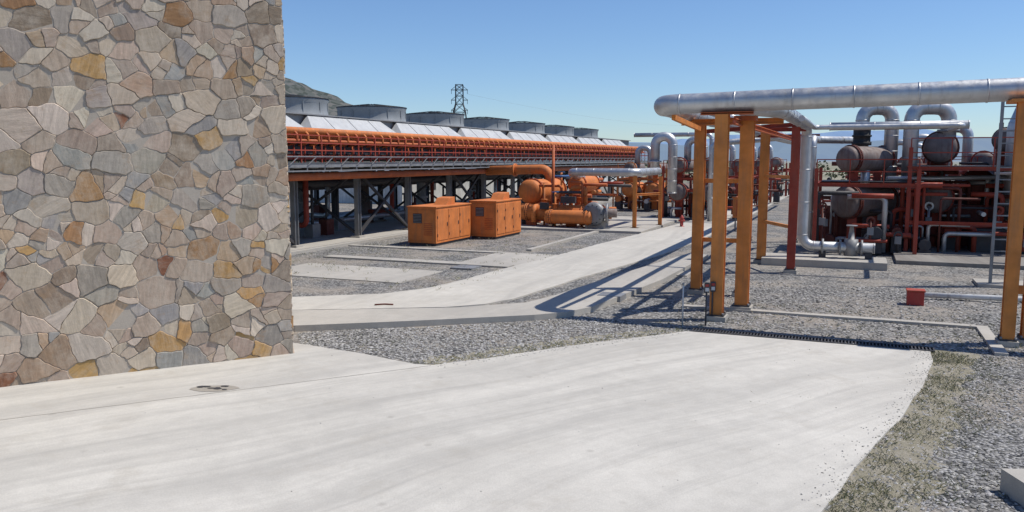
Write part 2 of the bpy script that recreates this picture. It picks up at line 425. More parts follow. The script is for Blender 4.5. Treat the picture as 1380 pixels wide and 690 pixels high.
Cn=(-3.63,12.97); wl=(-.874,-.486); nf=(.486,-.874); sb=(-.486,.874); ns=(.874,.486)
HW=7.4
V=[];F=[];C=[];G=[]
stone_face(V,F,C,G,Cn,wl,nf,9.0,HW,.355)
colored('front_stone_cladding',V,F,C,'stone',root,G)
V=[];F=[];C=[];G=[]
stone_face(V,F,C,G,Cn,sb,ns,6.0,HW,.37)
colored('side_stone_cladding',V,F,C,'stone',root,G)
def pt(s,t): return (Cn[0]+wl[0]*s+sb[0]*t, Cn[1]+wl[1]*s+sb[1]*t)
o=slab('masonry_core',[pt(-.018,-.018),pt(9,-.018),pt(9,6),pt(-.018,6)],-.1,HW+.02,'mortar'); o.parent=root
o=slab('roof_coping',[pt(-.15,-.15),pt(9.1,-.15),pt(9.1,6.1),pt(-.15,6.1)],HW+.03,HW+.2,'kerb'); o.parent=root

# ---------------------------------------------------------------- air cooler bank
b=B('air_cooled_condenser'); a0,a1=10.0,73.5; bf=-18.6
k=0; a=11.5
while a<=a1:
    for bb in(bf,-22.6,-26.6):
        b.ibeam((bb,a,.05),(bb,a,2.85),.2,.2,'dgrey' if bb<-20 else 'grey',.025); b.box(bb-.2,bb+.2,a-.2,a+.2,.04,.12,'kerb')
    if k%2==1:
        b.beam((bf,a,.15),(bf,a-4,2.75),.1,.1,'dgrey'); b.beam((bf,a-4,.15),(bf,a,2.75),.1,.1,'dgrey')
    b.beam((bf,a,.15),(-22.6,a,2.75),.09,.09,'dgrey'); b.beam((-22.6,a,.15),(bf,a,2.75),.09,.09,'dgrey')
    if k%2==0: b.beam((-22.6,a,.15),(-26.6,a,2.75),.09,.09,'dgrey')
    b.ibeam((bf+.9,a,2.8),(-26.6,a,2.8),.14,.16,'dgrey')
    a+=4.0; k+=1
for bb in(bf,-22.6,-26.6): b.ibeam((bb,a0,2.95),(bb,a1,2.95),.16,.2,'grey')
b.box(-26.6,bf-.35,a0,a1,3.12,4.28,'dgrey')
b.box(bf+.12,bf+1.0,a0,a1,3.05,3.09,'dgrey'); b.ibeam((bf+1.0,a0,3.0),(bf+1.0,a1,3.0),.06,.16,'grey',.012)
a=a0
while a<a1:
    b.beam((bf,a,2.88),(bf+.98,a,2.98),.05,.05,'grey')
    b.beam((bf+1.0,a,2.78),(bf+1.0,a,2.93),.04,.04,'grey'); b.beam((bf+1.04,a,3.0),(bf+1.04,a+.5,3.3),.025,.025,'grey'); a+=1.0
b.beam((bf+1.0,a0,2.8),(bf+1.0,a1,2.8),.05,.05,'grey'); b.beam((bf+1.04,a0,3.3),(bf+1.04,a1,3.3),.04,.04,'grey')
b.rail((bf+1.0,a0,3.09),(bf+1.0,a1,3.09),.95,'red',1.15,.024,(1,.72,.45))
b.pipe([(bf+.72,a0,2.6),(bf+.72,a1-4,2.6)],.14,'dorange',n=14)
b.box(bf-.34,bf-.05,a0,a1,3.2,3.36,'red'); b.box(bf-.34,bf-.1,a0,a1,3.4,3.7,'dgrey')
b.box(bf-.32,bf+.0,a0,a1,3.98,4.2,'orange')
b.tube((bf+.16,a0,4.22),(bf+.16,a1,4.22),.13,'orange',14)
b.tube((bf+.30,a0,3.86),(bf+.30,a1,3.86),.07,'dorange',10)
a=a0+.3
while a<a1:
    b.pipe([(bf-.1,a,4.17),(bf+.36,a,4.17),(bf+.36,a,3.8),(bf-.05,a,3.72)],.05,'orange' if int(a*3)%3 else 'dorange',.14,8)
    b.beam((bf-.03,a+.3,3.1),(bf-.03,a+.3,4.0),.045,.045,'red')
    if int(a*7)%3==0: b.tube((bf+.05,a+.1,3.15),(bf+.05,a+.1,3.85),.03,'dorange',6)
    a+=.62
b.box(-26.4,bf-1.1,a0,a1,4.28,4.9,'stack')
b.box(-26.5,bf-.9,a0,a1,4.902,4.95,'stack')
SP=6.5; ac=34.7-4*SP
while ac<a1-1:
    p0,p1=ac-SP/2+.15,ac+SP/2-.15
    if p0>a0:
        V4=[(bf-.3,p0,4.3),(bf-.3,p1,4.3),(bf-.95,p1-.55,4.88),(bf-.95,p0+.55,4.88),(bf-1.05,p0,4.3),(bf-1.05,p1,4.3)]
        b.add(V4,[(0,1,2,3),(0,3,4),(1,5,2)],'panel')
        for q in range(1,4):
            t=p0+(p1-p0)*q/4; b.beam((bf-.295,t,4.31),(bf-.935,min(max(t,p0+.6),p1-.6),4.88),.02,.02,'panel')
        b.lathe((-22.5,ac,4.93),(0,0,1),[(0,1.80),(.14,1.70),(.35,1.66),(.62,1.66),(.74,1.72),(.80,1.72),(.80,1.62),(.62,1.58),(0,1.6)],'stack',48)
        b.lathe((-22.5,ac,5.735),(0,0,1),[(0,1.5),(0,1.75),(.03,1.75),(.03,1.5)],'dgrey',48)
        for q in range(12):
            an=2*math.pi*q/12; c,s_=math.cos(an),math.sin(an)
            b.beam((-22.5+1.675*c,ac+1.675*s_,5.1),(-22.5+1.675*c,ac+1.675*s_,5.66),.03,.03,'stack')
            b.beam((-22.5+1.64*c,ac+1.64*s_,5.77),(-22.5+.25*c,ac+.25*s_,5.93),.025,.025,'dgrey')
        for rr,zz in((1.3,5.81),(.9,5.855),(.5,5.90)):
            for q in range(20):
                x0,x1=2*math.pi*q/20,2*math.pi*(q+1)/20
                b.beam((-22.5+rr*math.cos(x0),ac+rr*math.sin(x0),zz),(-22.5+rr*math.cos(x1),ac+rr*math.sin(x1),zz),.02,.02,'dgrey')
        b.lathe((-22.5,ac,5.2),(0,0,1),[(0,0),(0,.28),(.3,.22),(.35,0)],'dgrey',12)
        for q in range(6):
            an=2*math.pi*q/6; c,s_=math.cos(an),math.sin(an)
            b.beam((-22.5+.2*c,ac+.2*s_,5.35),(-22.5+1.5*c,ac+1.5*s_,5.38),.26,.03,'dgrey')
    ac+=SP
b.rail((bf+1,a1,3.09),(-26.6,a1,3.09),.95,'red')
b.done()
for i,a in enumerate([20,24.5,26,31,34.5,38,41,47,53]):
    b=B('vertical_pump'); x=-24.2+(i%3)*1.3
    b.lathe((x,a,.05),(0,0,1),[(0,0),(0,.45),(.1,.45),(.1,.28),(1.1,.28),(1.1,.36),(1.2,.36),(1.2,.24),(1.9,.22),(2.0,0)],'panel' if i%2 else 'vessel',16)
    b.pipe([(x,a,.6),(x+1.6,a,.6),(x+1.6,a,2.7)],.11,'alu' if i%2 else 'red'); b.done()
random.seed(33)
b=B('underbank_piping')
b.pipe([(-20.4,12,2.2),(-20.4,70,2.2)],.16,'dgrey',n=12); b.pipe([(-24.5,12,1.9),(-24.5,70,1.9)],.2,'vessel',n=12); b.pipe([(-21.6,12,.45),(-21.6,66,.45)],.13,'alu',n=12,seam=3)
for i in range(30):
    x,y=U(-26,-19.6),U(18,68); z=U(.8,2.6); b.tube((x,y,.05),(x,y,z),U(.04,.1),random.choice(['dgrey','red','alu','dgrey']),8)
    b.box(x-.2,x+.2,y-.25,y+.25,.052,U(.3,1.0),random.choice(['dgrey','grey','dred']))
b.done()
b=B('site_fence')
for i in range(60): b.beam((-42,10+i*2.5,0),(-42,10+i*2.5,2),.06,.06,'grey')
for z in (.1,.6,1.1,1.6,1.95): b.beam((-42,10,z),(-42,158,z),.02,.02,'grey')
b.done()
b=B('equipment_shed'); b.box(-38,-30,50,110,0,2.1,'white'); b.box(-38.3,-29.7,49.7,110.3,2.103,2.3,'grey')
for i in range(12): b.box(-30.0,-29.97,53+i*4.6,55+i*4.6,.9,1.7,'dgrey')
b.done()

# ---------------------------------------------------------------- generator enclosures
def genset(bx,ay,w,l,h):
    b=B('generator_enclosure')
    b.box(bx-w+.04,bx-.04,ay+.04,ay+l-.04,0,.1,'dgrey')
    b.box(bx-w,bx,ay,ay+l,.102,h,'orange'); b.box(bx-w-.03,bx+.03,ay-.03,ay+l+.03,h+.002,h+.05,'orange')
    for i in range(3):
        y0=ay+.08+i*(l-.16)/3; y1=y0+(l-.16)/3-.03
        b.box(bx+.003,bx+.018,y0,y1,.2,h-.08,'orange')
        b.box(bx+.019,bx+.04,y1-.12,y1-.08,h*.5,h*.5+.14,'dgrey')
        b.box(bx+.019,bx+.035,y0+.0,y0+.03,.35,.45,'dgrey'); b.box(bx+.019,bx+.035,y0+.0,y0+.03,h-.4,h-.3,'dgrey')
    b.box(bx-w+.06,bx-.06,ay-.02,ay-.003,.2,h-.08,'orange')
    b.box(bx-w+.25,bx-w+.62,ay-.04,ay-.021,h-.58,h-.22,'dgrey')
    for i in range(6): b.box(bx-w+.27,bx-w+.60,ay-.055,ay-.041,h-.55+i*.055,h-.53+i*.055,'grey')
    for i in range(7): b.box(bx-.5,bx-.14,ay-.035,ay-.021,.4+i*.07,.43+i*.07,'dorange')
    hy=ay+l*.42
    b.add([(bx-.75,hy,h+.05),(bx-.2,hy,h+.05),(bx-.2,hy+.7,h+.05),(bx-.75,hy+.7,h+.05),(bx-.75,hy+.25,h+.3),(bx-.2,hy+.25,h+.3),(bx-.2,hy+.7,h+.34),(bx-.75,hy+.7,h+.34)],
        [(0,1,5,4),(1,2,6,5),(2,3,7,6),(3,0,4,7),(4,5,6,7)],'orange')
    b.done(.012)
genset(-14.24,26.1,1.2,2.9,1.42); genset(-13.25,29.3,1.15,2.6,1.5)

# ---------------------------------------------------------------- pipe rack (right)
def col(b,x,a,h,w,mat,base=True):
    b.ibeam((x,a,.02),(x,a,h),w,w,mat,.03)
    b.beam((x,a-w/2+.02,.06),(x,a-w/2+.02,h-.02),w*.98,.02,mat)
    if base:
        b.box(x-w*.8,x+w*.8,a-w*.8,a+w*.8,-.02,.10,'kerb'); b.box(x-w*.65,x+w*.65,a-w*.65,a+w*.65,.102,.13,'dgrey')
        for sx in(-1,1):
            for sy in(-1,1): b.tube((x+sx*w*.55,a+sy*w*.55,.13),(x+sx*w*.55,a+sy*w*.55,.17),.02,'grey',6)
b=B('pipe_rack')
col(b,-2.48,16.2,4.07,.25,'yorange'); col(b,-2.16,17.5,4.0,.27,'yorange'); col(b,-2.42,19.3,4.0,.22,'yorange'); col(b,-3.46,19.35,4.0,.24,'yorange')
col(b,-1.64,23.9,4.1,.22,'red'); col(b,-2.66,25.9,4.1,.26,'yorange'); col(b,-3.9,33,4.1,.22,'dorange'); col(b,-2.2,33,4.1,.22,'red')
b.ibeam((-3.9,19.33,4.07),(-1.6,19.33,4.07),.16,.14,'yorange'); b.ibeam((-2.9,16.2,4.09),(-1.9,16.2,4.09),.2,.05,'dorange',.012)
for z in(2.7,1.3):
    b.beam((-3.4,19.4,z),(-2.4,19.4,z),.08,.1,'yorange'); b.beam((-2.4,19.2,z),(-2.16,17.6,z),.07,.09,'yorange')
    b.beam((-1.7,24,z),(-2.6,25.8,z),.07,.09,'yorange')
b.ibeam((-1.6,23.9,4.17),(-4.2,23.9,4.0),.12,.12,'red'); b.ibeam((-2.66,25.9,4.1),(-1.5,25.9,4.1),.12,.12,'red')
b.ibeam((-4.2,33,4.1),(-1.4,33,4.1),.12,.12,'red'); b.ibeam((-2.3,16.3,3.95),(-2.3,33,3.95),.1,.12,'dorange')
b.beam((-3.46,19.4,3.9),(-3.5,16.5,4.05),.08,.1,'yorange')
b.box(-2.42,-1.98,17.3,17.7,4.0,4.1,'dorange')
b.done()
b=B('pipe_support_column')
col(b,2.5,15.9,4.15,.2,'yorange'); col(b,2.86,16.15,4.15,.24,'yorange'); b.box(2.3,3.1,15.7,16.4,4.15,4.2,'yorange')
for z in(.9,2.2,3.4): b.box(2.5,2.9,15.98,16.02,z,z+.15,'yorange')
b.done()
b=B('insulated_steam_pipe')
b.pipe([(12,16.3,.1),(12,16.3,4.55),(-3.75,16.3,4.29),(-3.75,62,4.29)],.2,'alu',.42,24,1.0); b.done()
b=B('insulated_steam_pipe')
b.pipe([(-2.2,16.9,4.24),(-1.55,18.5,4.24),(-1.5,26.3,4.24),(-1.5,26.3,.55),(.55,26.3,.55)],.155,'alu',.35,20,.9)
for x in(-.9,-.4,.2): b.ring((x,26.3,.55),(1,0,0),.24,.06,'grey')
b.lathe((-.1,26.3,.3),(0,0,1),[(0,0),(0,.2),(.5,.2),(.5,.1),(.9,.05),(.9,.16),(.93,.16),(.93,0)],'grey',14)
b.box(-1.0,-.8,26.2,26.4,.2,.42,'dgrey'); b.box(.3,.5,26.2,26.4,.2,.42,'dgrey'); b.done()
b=B('small_bore_pipe')
b.pipe([(-2.9,17,4.2),(-2.9,60,4.2)],.09,'alu',n=12,seam=2); b.pipe([(-1.2,19,4.1),(-1.2,24.5,4.1),(2.5,24.5,4.1),(2.5,28,4.1)],.07,'alu',n=10)
b.pipe([(-.9,28,4.25),(3,28,4.25)],.13,'alu',n=12,seam=1); b.done()

# ---------------------------------------------------------------- process units
def frame(b,x0,x1,y0,y1,zs,h,mat,w=.12):
    for x in(x0,x1):
        for y in(y0,y1): b.ibeam((x,y,.1),(x,y,h),w,w,mat,.02)
    for z in zs:
        for x in(x0,x1): b.ibeam((x,y0+.06,z),(x,y1-.06,z),w*.8,w,mat,.015)
        for y in(y0,y1): b.ibeam((x0+.06,y,z),(x1-.06,y,z),w*.8,w,mat,.015)
def clutter(b,x0,x1,y0,y1,n,h,mats):
    for i in range(n):
        x,y=U(x0,x1),U(y0,y1); m=random.choice(mats); t=R()
        if t<.4:
            z=U(.4,h); b.pipe([(x,y,.1),(x,y,z),(x+random.choice((-1,1))*U(.5,1.4),y,z)],U(.035,.09),m,n=10)
        elif t<.6:
            z=U(.3,h); b.tube((x,y,z),(x,y+U(.8,2),z),U(.04,.12),m,10)
        elif t<.72:
            z=U(.3,h); b.tube((x,y,z),(x+U(.8,2.2),y,z),U(.03,.09),m,10)
        elif t<.86:
            z=U(.5,h); b.tube((x,y,.1),(x,y,z),.04,m,8); b.ring((x,y,z),(0,1,0),.15,.04,m,12); b.box(x-.1,x+.1,y-.08,y+.08,z*.6,z*.6+.25,'grey')
        else:
            r=U(.12,.22); z=U(.35,.8); b.lathe((x,y,z),(0,1,0),[(0,0),(0,r),(.5,r),(.5,r*.6),(.6,r*.6),(.6,r*1.2),(.68,r*1.2),(.68,0)],m,14); b.box(x-r,x+r,y,y+.6,.1,z-r*.8,'dgrey')
ex=Vector((math.cos(math.radians(50)),math.sin(math.radians(50)),0))
def P(X,Y,z): return Vector((X*CT-Y*ST, X*ST+Y*CT, z))
b=B('heat_exchanger')
p=P(11.65,28.2,3.22); b.vessel(p,p+ex*2.0,.44,'vessel',fmat='dred')
p2=P(11.55,28.0,1.72); b.vessel(p2,p2+ex*2.2,.54,'vessel',fmat='dred')
for t in(.45,1.6):
    q=p+ex*t; b.beam(q,(q.x,q.y,1.8),.25,.25,'red'); q2=p2+ex*t; b.beam((q2.x,q2.y,.1),q2,.3,.5,'red')
b.tube(p+ex*1.0,p2+ex*1.0,.16,'alu')
b.done()
b=B('heat_exchanger')
p3=P(15.0,28.4,3.62); b.vessel(p3,p3+Vector((.25,2.4,0)),.53,'vessel',fmat='dred')
p4=P(14.85,28.2,1.85); b.vessel(p4,p4+Vector((.25,2.6,0)),.52,'vessel',fmat='red')
for t in(.5,1.9):
    for q,zb in((p3,2.3),(p4,.1)):
        w=q+Vector((0,t,0)); b.beam((w.x,w.y,zb),w,.5,.2,'red')
b.tube(p3+Vector((0,1,0)),p4+Vector((0,1,0)),.15,'alu'); b.done()
b=B('heat_exchanger')
p5=P(16.7,29.0,2.35); b.vessel(p5,p5+Vector((.6,2.5,0)),.48,'dred'); p6=P(17.4,28.6,3.9); b.vessel(p6,p6+Vector((.4,2.5,0)),.4,'vessel')
b.beam((p6.x,p6.y+1,.1),p6+Vector((0,1,0)),.3,.3,'red'); b.beam((p5.x,p5.y+.5,.1),p5+Vector((0,.5,0)),.4,.2,'red'); b.done()
b=B('vapour_loop_pipe')
b.pipe([P(12.45,28.9,3.5),P(12.45,28.9,5.0),P(13.5,28.9,5.0),P(13.5,28.9,2.4)],.235,'alu',.42,20,.5)
b.lathe(P(12.45,28.9,3.7),(0,0,1),[(0,.2),(0,.33),(.12,.33),(.12,.29),(.3,.29),(.3,.33),(.36,.33),(.36,.29),(.6,.29),(.6,.34),(.72,.34),(.72,.2)],'black',20)
b.done()
b=B('vapour_loop_pipe')
b.pipe([P(13.95,28.4,2.6),P(13.95,28.4,5.0),P(15.25,28.4,5.0),P(15.25,28.4,4.0)],.25,'alu',.45,20,.5)
b.ring(P(15.25,28.4,4.2),(0,0,1),.36,.08,'grey'); b.done()
b=B('process_frame')
c0=P(10.3,27.3,0)
frame(b,c0.x,c0.x+3.1,c0.y,c0.y+3.2,(2.35,),2.9,'red')
c1=P(13.3,27.0,0); frame(b,c1.x,c1.x+3.6,c1.y,c1.y+3.6,(1.1,2.9),3.6,'red')
b.rail((c1.x,c1.y,2.95),(c1.x+3.6,c1.y,2.95),.95,'red',.9,.02); b.rail((c0.x,c0.y,2.4),(c0.x+3.1,c0.y,2.4),.8,'red',.8,.02)
b.box(c1.x,c1.x+3.6,c1.y+.3,c1.y+3.4,2.955,2.985,'dgrey'); b.box(c0.x+.1,c0.x+3.0,c0.y+1.2,c0.y+3.1,2.42,2.45,'dgrey')
c2=P(16.8,26.6,0); frame(b,c2.x,c2.x+5,c2.y,c2.y+5,(1.2,2.6,3.9),4.6,'dred',.14); b.box(c2.x,c2.x+5,c2.y,c2.y+5,2.68,2.72,'dgrey'); b.box(c2.x,c2.x+5,c2.y+.5,c2.y+5,3.96,4.0,'dgrey')
b.rail((c2.x,c2.y,3.95),(c2.x+5,c2.y,3.95),.95,'red',1,.02); b.rail((c2.x,c2.y,2.72),(c2.x+5,c2.y,2.72),.95,'red',1,.02)
b.box(c1.x+.3,c1.x+3.3,c1.y+2.5,c1.y+3.0,.1,1.6,'dred'); b.box(c1.x+2,c1.x+3,c1.y+.6,c1.y+1.4,.1,.9,'dgrey')
b.box(c0.x+1.8,c0.x+2.4,c0.y+2.4,c0.y+2.8,.1,1.9,'dgrey'); b.box(c0.x+.2,c0.x+1.5,c0.y+2.6,c0.y+3.0,.1,1.5,'dred')
b.box(c2.x+.4,c2.x+1.6,c2.y+.8,c2.y+2,.1,2.0,'dred'); b.box(c2.x+2.2,c2.x+4.6,c2.y+1.5,c2.y+3,.1,1.7,'dgrey')
b.box(c0.x+.5,c1.x+3.5,c1.y+4.4,c1.y+4.7,.1,1.9,'dgrey')
b.done()
b=B('process_piping')
clutter(b,c0.x,c0.x+3.5,c0.y,c0.y+4,56,2.4,['red','dred','alu','dgrey','red'])
clutter(b,c1.x,c1.x+4,c1.y,c1.y+5,90,3.0,['red','dred','dred','dgrey','red','alu'])
clutter(b,c2.x,c2.x+5,c2.y,c2.y+5,70,3.5,['red','dred','dred','dgrey'])
clutter(b,c0.x,c2.x,c2.y+3.5,c2.y+7,90,3.2,['red','dred','dred','dgrey','dgrey'])
b.pipe([P(10.2,27.5,.3),P(10.2,27.5,3.9),P(10.9,29,3.9),P(13,30,3.9)],.13,'alu',n=14,seam=1)
b.pipe([P(13,28,2.55),P(14.5,28,2.55),P(16.9,27.6,2.6)],.08,'alu',n=10)
b.done()
b=B('access_ladder'); q=P(12.15,20.2,0)
for dx in(0,.42): b.beam((q.x+dx,q.y,.0),(q.x+dx,q.y,4.9),.07,.07,'grey')
z=.3
while z<4.8: b.beam((q.x,q.y,z),(q.x+.42,q.y,z),.03,.03,'grey'); z+=.3
b.beam((q.x+.6,q.y+.3,0),(q.x+.6,q.y+.3,4.4),.14,.14,'yorange'); b.beam((q.x+.42,q.y,4.3),(q.x+.6,q.y+.3,4.3),.05,.05,'grey'); b.beam((q.x+.42,q.y,.3),(q.x+.6,q.y+.3,.3),.05,.05,'grey')
b.box(q.x-.3,q.x+1.0,q.y-.3,q.y+.8,-.02,.08,'kerb'); b.done()
b=B('vent_pipe'); b.pipe([P(17.3,28,.1),P(17.3,28,4.3),P(17.8,28,5.6)],.22,'alu',.5,18,.7); b.done()

def unit(bx,ay,s,seed,orange=False):
    random.seed(seed)
    b=B('heat_exchanger_train'); m1='orange' if orange else 'vessel'; fr='orange' if orange else 'red'
    frame(b,bx,bx+3.4*s,ay,ay+3.5*s,(2.2*s,),2.9*s,fr)
    for i in range(2):
        x=bx+(.8+1.7*i)*s
        b.vessel((x,ay-.1,1.5*s),(x+.1,ay+2.8*s,1.5*s),.45*s,m1,False,fmat=fr); b.vessel((x,ay+.1,2.95*s),(x+.1,ay+2.6*s,2.95*s),.4*s,'vessel',False,fmat=fr)
        b.ring((x,ay+.05,1.5*s),(0,1,0),.52*s,.1,fr); b.ring((x,ay+.25,2.95*s),(0,1,0),.46*s,.1,fr)
        b.beam((x,ay+.6,.1),(x,ay+.6,1.4*s),.4,.2,fr); b.beam((x,ay+.6,1.9*s),(x,ay+.6,2.9*s),.3,.2,fr)
    x=bx+1.1*s; b.pipe([(x,ay+1,3.1*s),(x,ay+1,4.35*s),(x+.9*s,ay+1,4.35*s),(x+.9*s,ay+1,2*s)],.2*s,'alu',.4*s,16,.6)
    b.rail((bx,ay,2.3*s),(bx+3.4*s,ay,2.3*s),.9,fr,.9,.02)
    clutter(b,bx-.5,bx+4*s,ay-.3,ay+4*s,48,2.6*s,[fr,fr,'dred','alu','dgrey'])
    b.done()
unit(2.2,39,1.05,3); unit(7.2,38,1.1,4); unit(1.5,47,1.,5); unit(7,50,1.1,6); unit(11,34,1.15,12); unit(16,30,1.1,13)
unit(-9.6,43,.98,7); unit(-9.3,52,.95,8); unit(-13.8,49,.9,9,True); unit(-9,61,.95,10); unit(1,60,1,11); unit(-9,72,1,14); unit(3,75,1,15)

# ---------------------------------------------------------------- orange pump/vessel skid (centre)
random.seed(21)
b=B('orange_process_skid')
b.vessel((-14.7,35.5,.72),(-11.4,35.5,.72),.38,'orange'); b.vessel((-14.6,36.2,1.65),(-14.6,40,1.65),.58,'orange',fmat='dorange')
b.vessel((-12.5,37,2.0),(-12.5,39.6,2.0),.42,'orange',fmat='dorange'); b.vessel((-13.2,35.0,.55),(-11.0,34.7,.6),.32,'orange')
for t in(-14.2,-12.2): b.beam((t,35.5,.1),(t,35.5,.5),.5,.2,'dorange')
for t in(36.9,39): b.beam((-14.6,t,.1),(-14.6,t,1.3),.6,.2,'dorange')
for t in(37.4,39): b.beam((-12.5,t,.1),(-12.5,t,1.8),.35,.15,'dorange')
b.pipe([(-17.8,38.2,2.62),(-14.3,38.2,2.72),(-14.3,38.2,2.0)],.24,'orange',.45,18)
b.ring((-16.2,38.2,2.66),(1,0,0),.34,.08,'orange')
b.pipe([(-13.9,36.5,1.0),(-13.9,35,1.0),(-13.9,35,.3)],.12,'orange'); b.tube((-13.3,36,.1),(-13.3,36,3.9),.07,'dorange')
for x,y,h in((-13.6,35.6,2.1),(-12.9,35.2,1.7),(-12.0,36.2,2.3),(-11.7,35.6,1.5),(-13.1,36.6,2.6)):
    b.tube((x,y,.1),(x,y,h),.05,'orange',8); b.ring((x,y,h),(0,0,1),.17,.03,'blue' if x>-13.3 and x<-12.5 else 'dorange',14)
    b.lathe((x,y,h*.45),(0,0,1),[(0,.05),(0,.16),(.05,.16),(.05,.09),(.2,.13),(.35,.09),(.35,.16),(.4,.16),(.4,.05)],'orange',12)
b.pipe([(-13.4,36.2,.6),(-13.4,36.2,2.4),(-12.9,36.2,2.4),(-12.9,37.4,2.4)],.06,'blue')
b.pipe([(-12.3,35.7,.1),(-12.3,35.7,1.9),(-11.6,35.7,1.9),(-11.6,35.7,.7)],.1,'orange')
b.box(-12.6,-11.9,35.1,35.3,1.2,1.5,'dgrey'); b.box(-13.6,-13.2,35,35.2,.9,1.2,'dgrey')
clutter(b,-14.9,-11,35.2,40,44,2.2,['orange','dorange','dorange','red','dgrey'])
b.done()
b=B('centrifugal_pump')
b.lathe((-10.9,34.6,.75),(.1,1,0),[(0,0),(0,.3),(.05,.5),(.22,.55),(.3,.5),(.3,.3),(1.0,.3),(1.0,.2),(1.1,0)],'grey',24)
for i in range(12):
    an=2*math.pi*i/12; b.tube((-10.9+.42*math.cos(an),34.55,.75+.42*math.sin(an)),(-10.9+.42*math.cos(an),34.72,.75+.42*math.sin(an)),.025,'dgrey',6)
b.box(-11.3,-10.5,34.8,35.8,.1,.42,'kerb'); b.ring((-10.3,34.9,.8),(1,.2,0),.45,.1,'grey',20); b.tube((-10.8,34.9,.8),(-9.9,35.1,.8),.2,'vessel',16); b.done()
b=B('insulated_steam_pipe')
b.pipe([(-12.4,37.6,2.3),(-12.4,35.8,2.62),(-9.2,35.8,2.62),(-9.2,40,2.62)],.18,'alu',.35,18,.7); b.done()
b=B('vapour_loop_pipe')
b.pipe([(-9.6,41,2.6),(-9.6,41,4.35),(-8.7,41,4.35),(-8.7,41,1.5)],.24,'alu',.42,18,.5)
b.ring((-9.6,41,3.1),(0,0,1),.34,.08,'alu'); b.done()
b=B('pipe_support')
for x,y,h in((-9.3,35.9,2.45),(-8.6,38,2.4)): b.ibeam((x,y,0),(x,y,h),.16,.16,'yorange'); b.box(x-.2,x+.2,y-.2,y+.2,-.02,.1,'kerb')
b.ibeam((-9.3,35.9,1.6),(-8.6,38,1.6),.1,.1,'yorange'); b.done()
b=B('insulated_riser_pipe'); b.pipe([(-6.9,42,.0),(-6.9,42,4.0),(-3.8,42,4.25)],.15,'alu',n=14,seam=1); b.pipe([(-7.6,46,.0),(-7.6,46,4.6),(-12,46,4.6)],.12,'alu',n=14,seam=1); b.done()
b=B('control_cabinet'); b.box(-5.1,-4.4,37,37.5,.6,1.5,'orange'); b.box(-5.14,-4.36,36.97,37.53,1.502,1.54,'orange')
b.box(-4.95,-4.55,36.975,36.995,.7,1.4,'dorange')
for x in(-5.0,-4.5): b.beam((x,37.25,0),(x,37.25,.6),.06,.06,'grey')
b.done(.01)
b=B('fire_hydrant'); x,y=-7.6,38.2
b.lathe((x,y,0),(0,0,1),[(0,0),(0,.13),(.04,.13),(.04,.08),(.38,.08),(.42,.11),(.48,.10),(.54,.04),(.58,.03),(.58,0)],'sred',14)
b.tube((x-.15,y,.32),(x+.15,y,.32),.045,'sred',10); b.tube((x,y-.15,.3),(x,y,.3),.055,'sred',10); b.done()
b=B('red_bin'); q=P(8.95,17.6,0); b.box(q.x-.17,q.x+.17,q.y-.15,q.y+.15,.0,.3,'sred'); b.box(q.x-.19,q.x+.19,q.y-.17,q.y+.17,.3,.34,'red'); b.done(.01)
b=B('ground_pipe'); b.pipe([P(9.15,18.4,.1),P(11.5,17.7,.1),P(14,17.2,.1)],.06,'white',n=10); b.done()
b=B('marker_post',False); b.tube((3.3,15.3,0),(3.3,15.3,.8),.016,'white',8); b.tube((3.3,15.3,.8),(3.3,15.3,.84),.022,'grey',8); b.done()
for X,Y,h in((3.75,15.3,.85),(3.98,15.75,.8)):
    b=B('warning_sign',False); b.tube((X,Y,0),(X,Y,h),.016,'dgrey',8); b.box(X-.05,X+.05,Y-.035,Y-.018,h-.2,h,'dgrey'); b.box(X-.035,X+.035,Y-.042,Y-.037,h-.17,h-.1,'white'); b.box(X-.035,X+.035,Y-.042,Y-.037,h-.08,h-.03,'sred'); b.done()
slab('concrete_block',[(4.75,6.95),(5.4,6.95),(5.4,7.5),(4.75,7.5)],-.02,.22,'kerb')
b=B('red_hose',False)
b.pipe([(-3.0,17.3,.05),(-2.8,17.38,.05),(-2.6,17.33,.05)],.018,'dred',.1,8); b.done()

# ---------------------------------------------------------------- transmission tower + wires
b=B('transmission_tower',False); tx,ty,H=-13.2,205,21.8
def tw(z): return 2.4*(1-z/H)+.75 if z<H*.75 else 1.1-.2*(z/H)
zs=[0,4,7.5,10.5,13,15,17,19,20.5,H]
for i in range(len(zs)-1):
    w0,w1=tw(zs[i]),tw(zs[i+1]); c0_=[(tx+sx*w0,ty+sy*w0,zs[i]) for sx,sy in((-1,-1),(1,-1),(1,1),(-1,1))]; c1_=[(tx+sx*w1,ty+sy*w1,zs[i+1]) for sx,sy in((-1,-1),(1,-1),(1,1),(-1,1))]
    for j in range(4):
        b.beam(c0_[j],c1_[j],.18,.18,'dgrey'); b.beam(c0_[j],c1_[(j+1)%4],.1,.1,'dgrey'); b.beam(c0_[(j+1)%4],c1_[j],.1,.1,'dgrey'); b.beam(c1_[j],c1_[(j+1)%4],.1,.1,'dgrey')
for z in(15.5,18,20.5):
    for s_ in(-1,1): b.beam((tx+s_*.8,ty,z),(tx+s_*2.1,ty,z),.16,.16,'dgrey'); b.beam((tx+s_*.8,ty,z+1),(tx+s_*2.1,ty,z),.1,.1,'dgrey'); b.beam((tx+s_*2.0,ty,z),(tx+s_*2.0,ty,z-1),.1,.1,'dgrey')
b.done()
b=B('power_line',False)
p0=Vector((tx+2.0,ty,19.5)); p1=Vector((170,520,31)); last=p0
for i in range(1,25):
    t=i/24; q=p0.lerp(p1,t)-Vector((0,0,12*4*t*(1-t)*.6)); b.beam(last,q,.022,.022,'grey'); last=q
b.done()

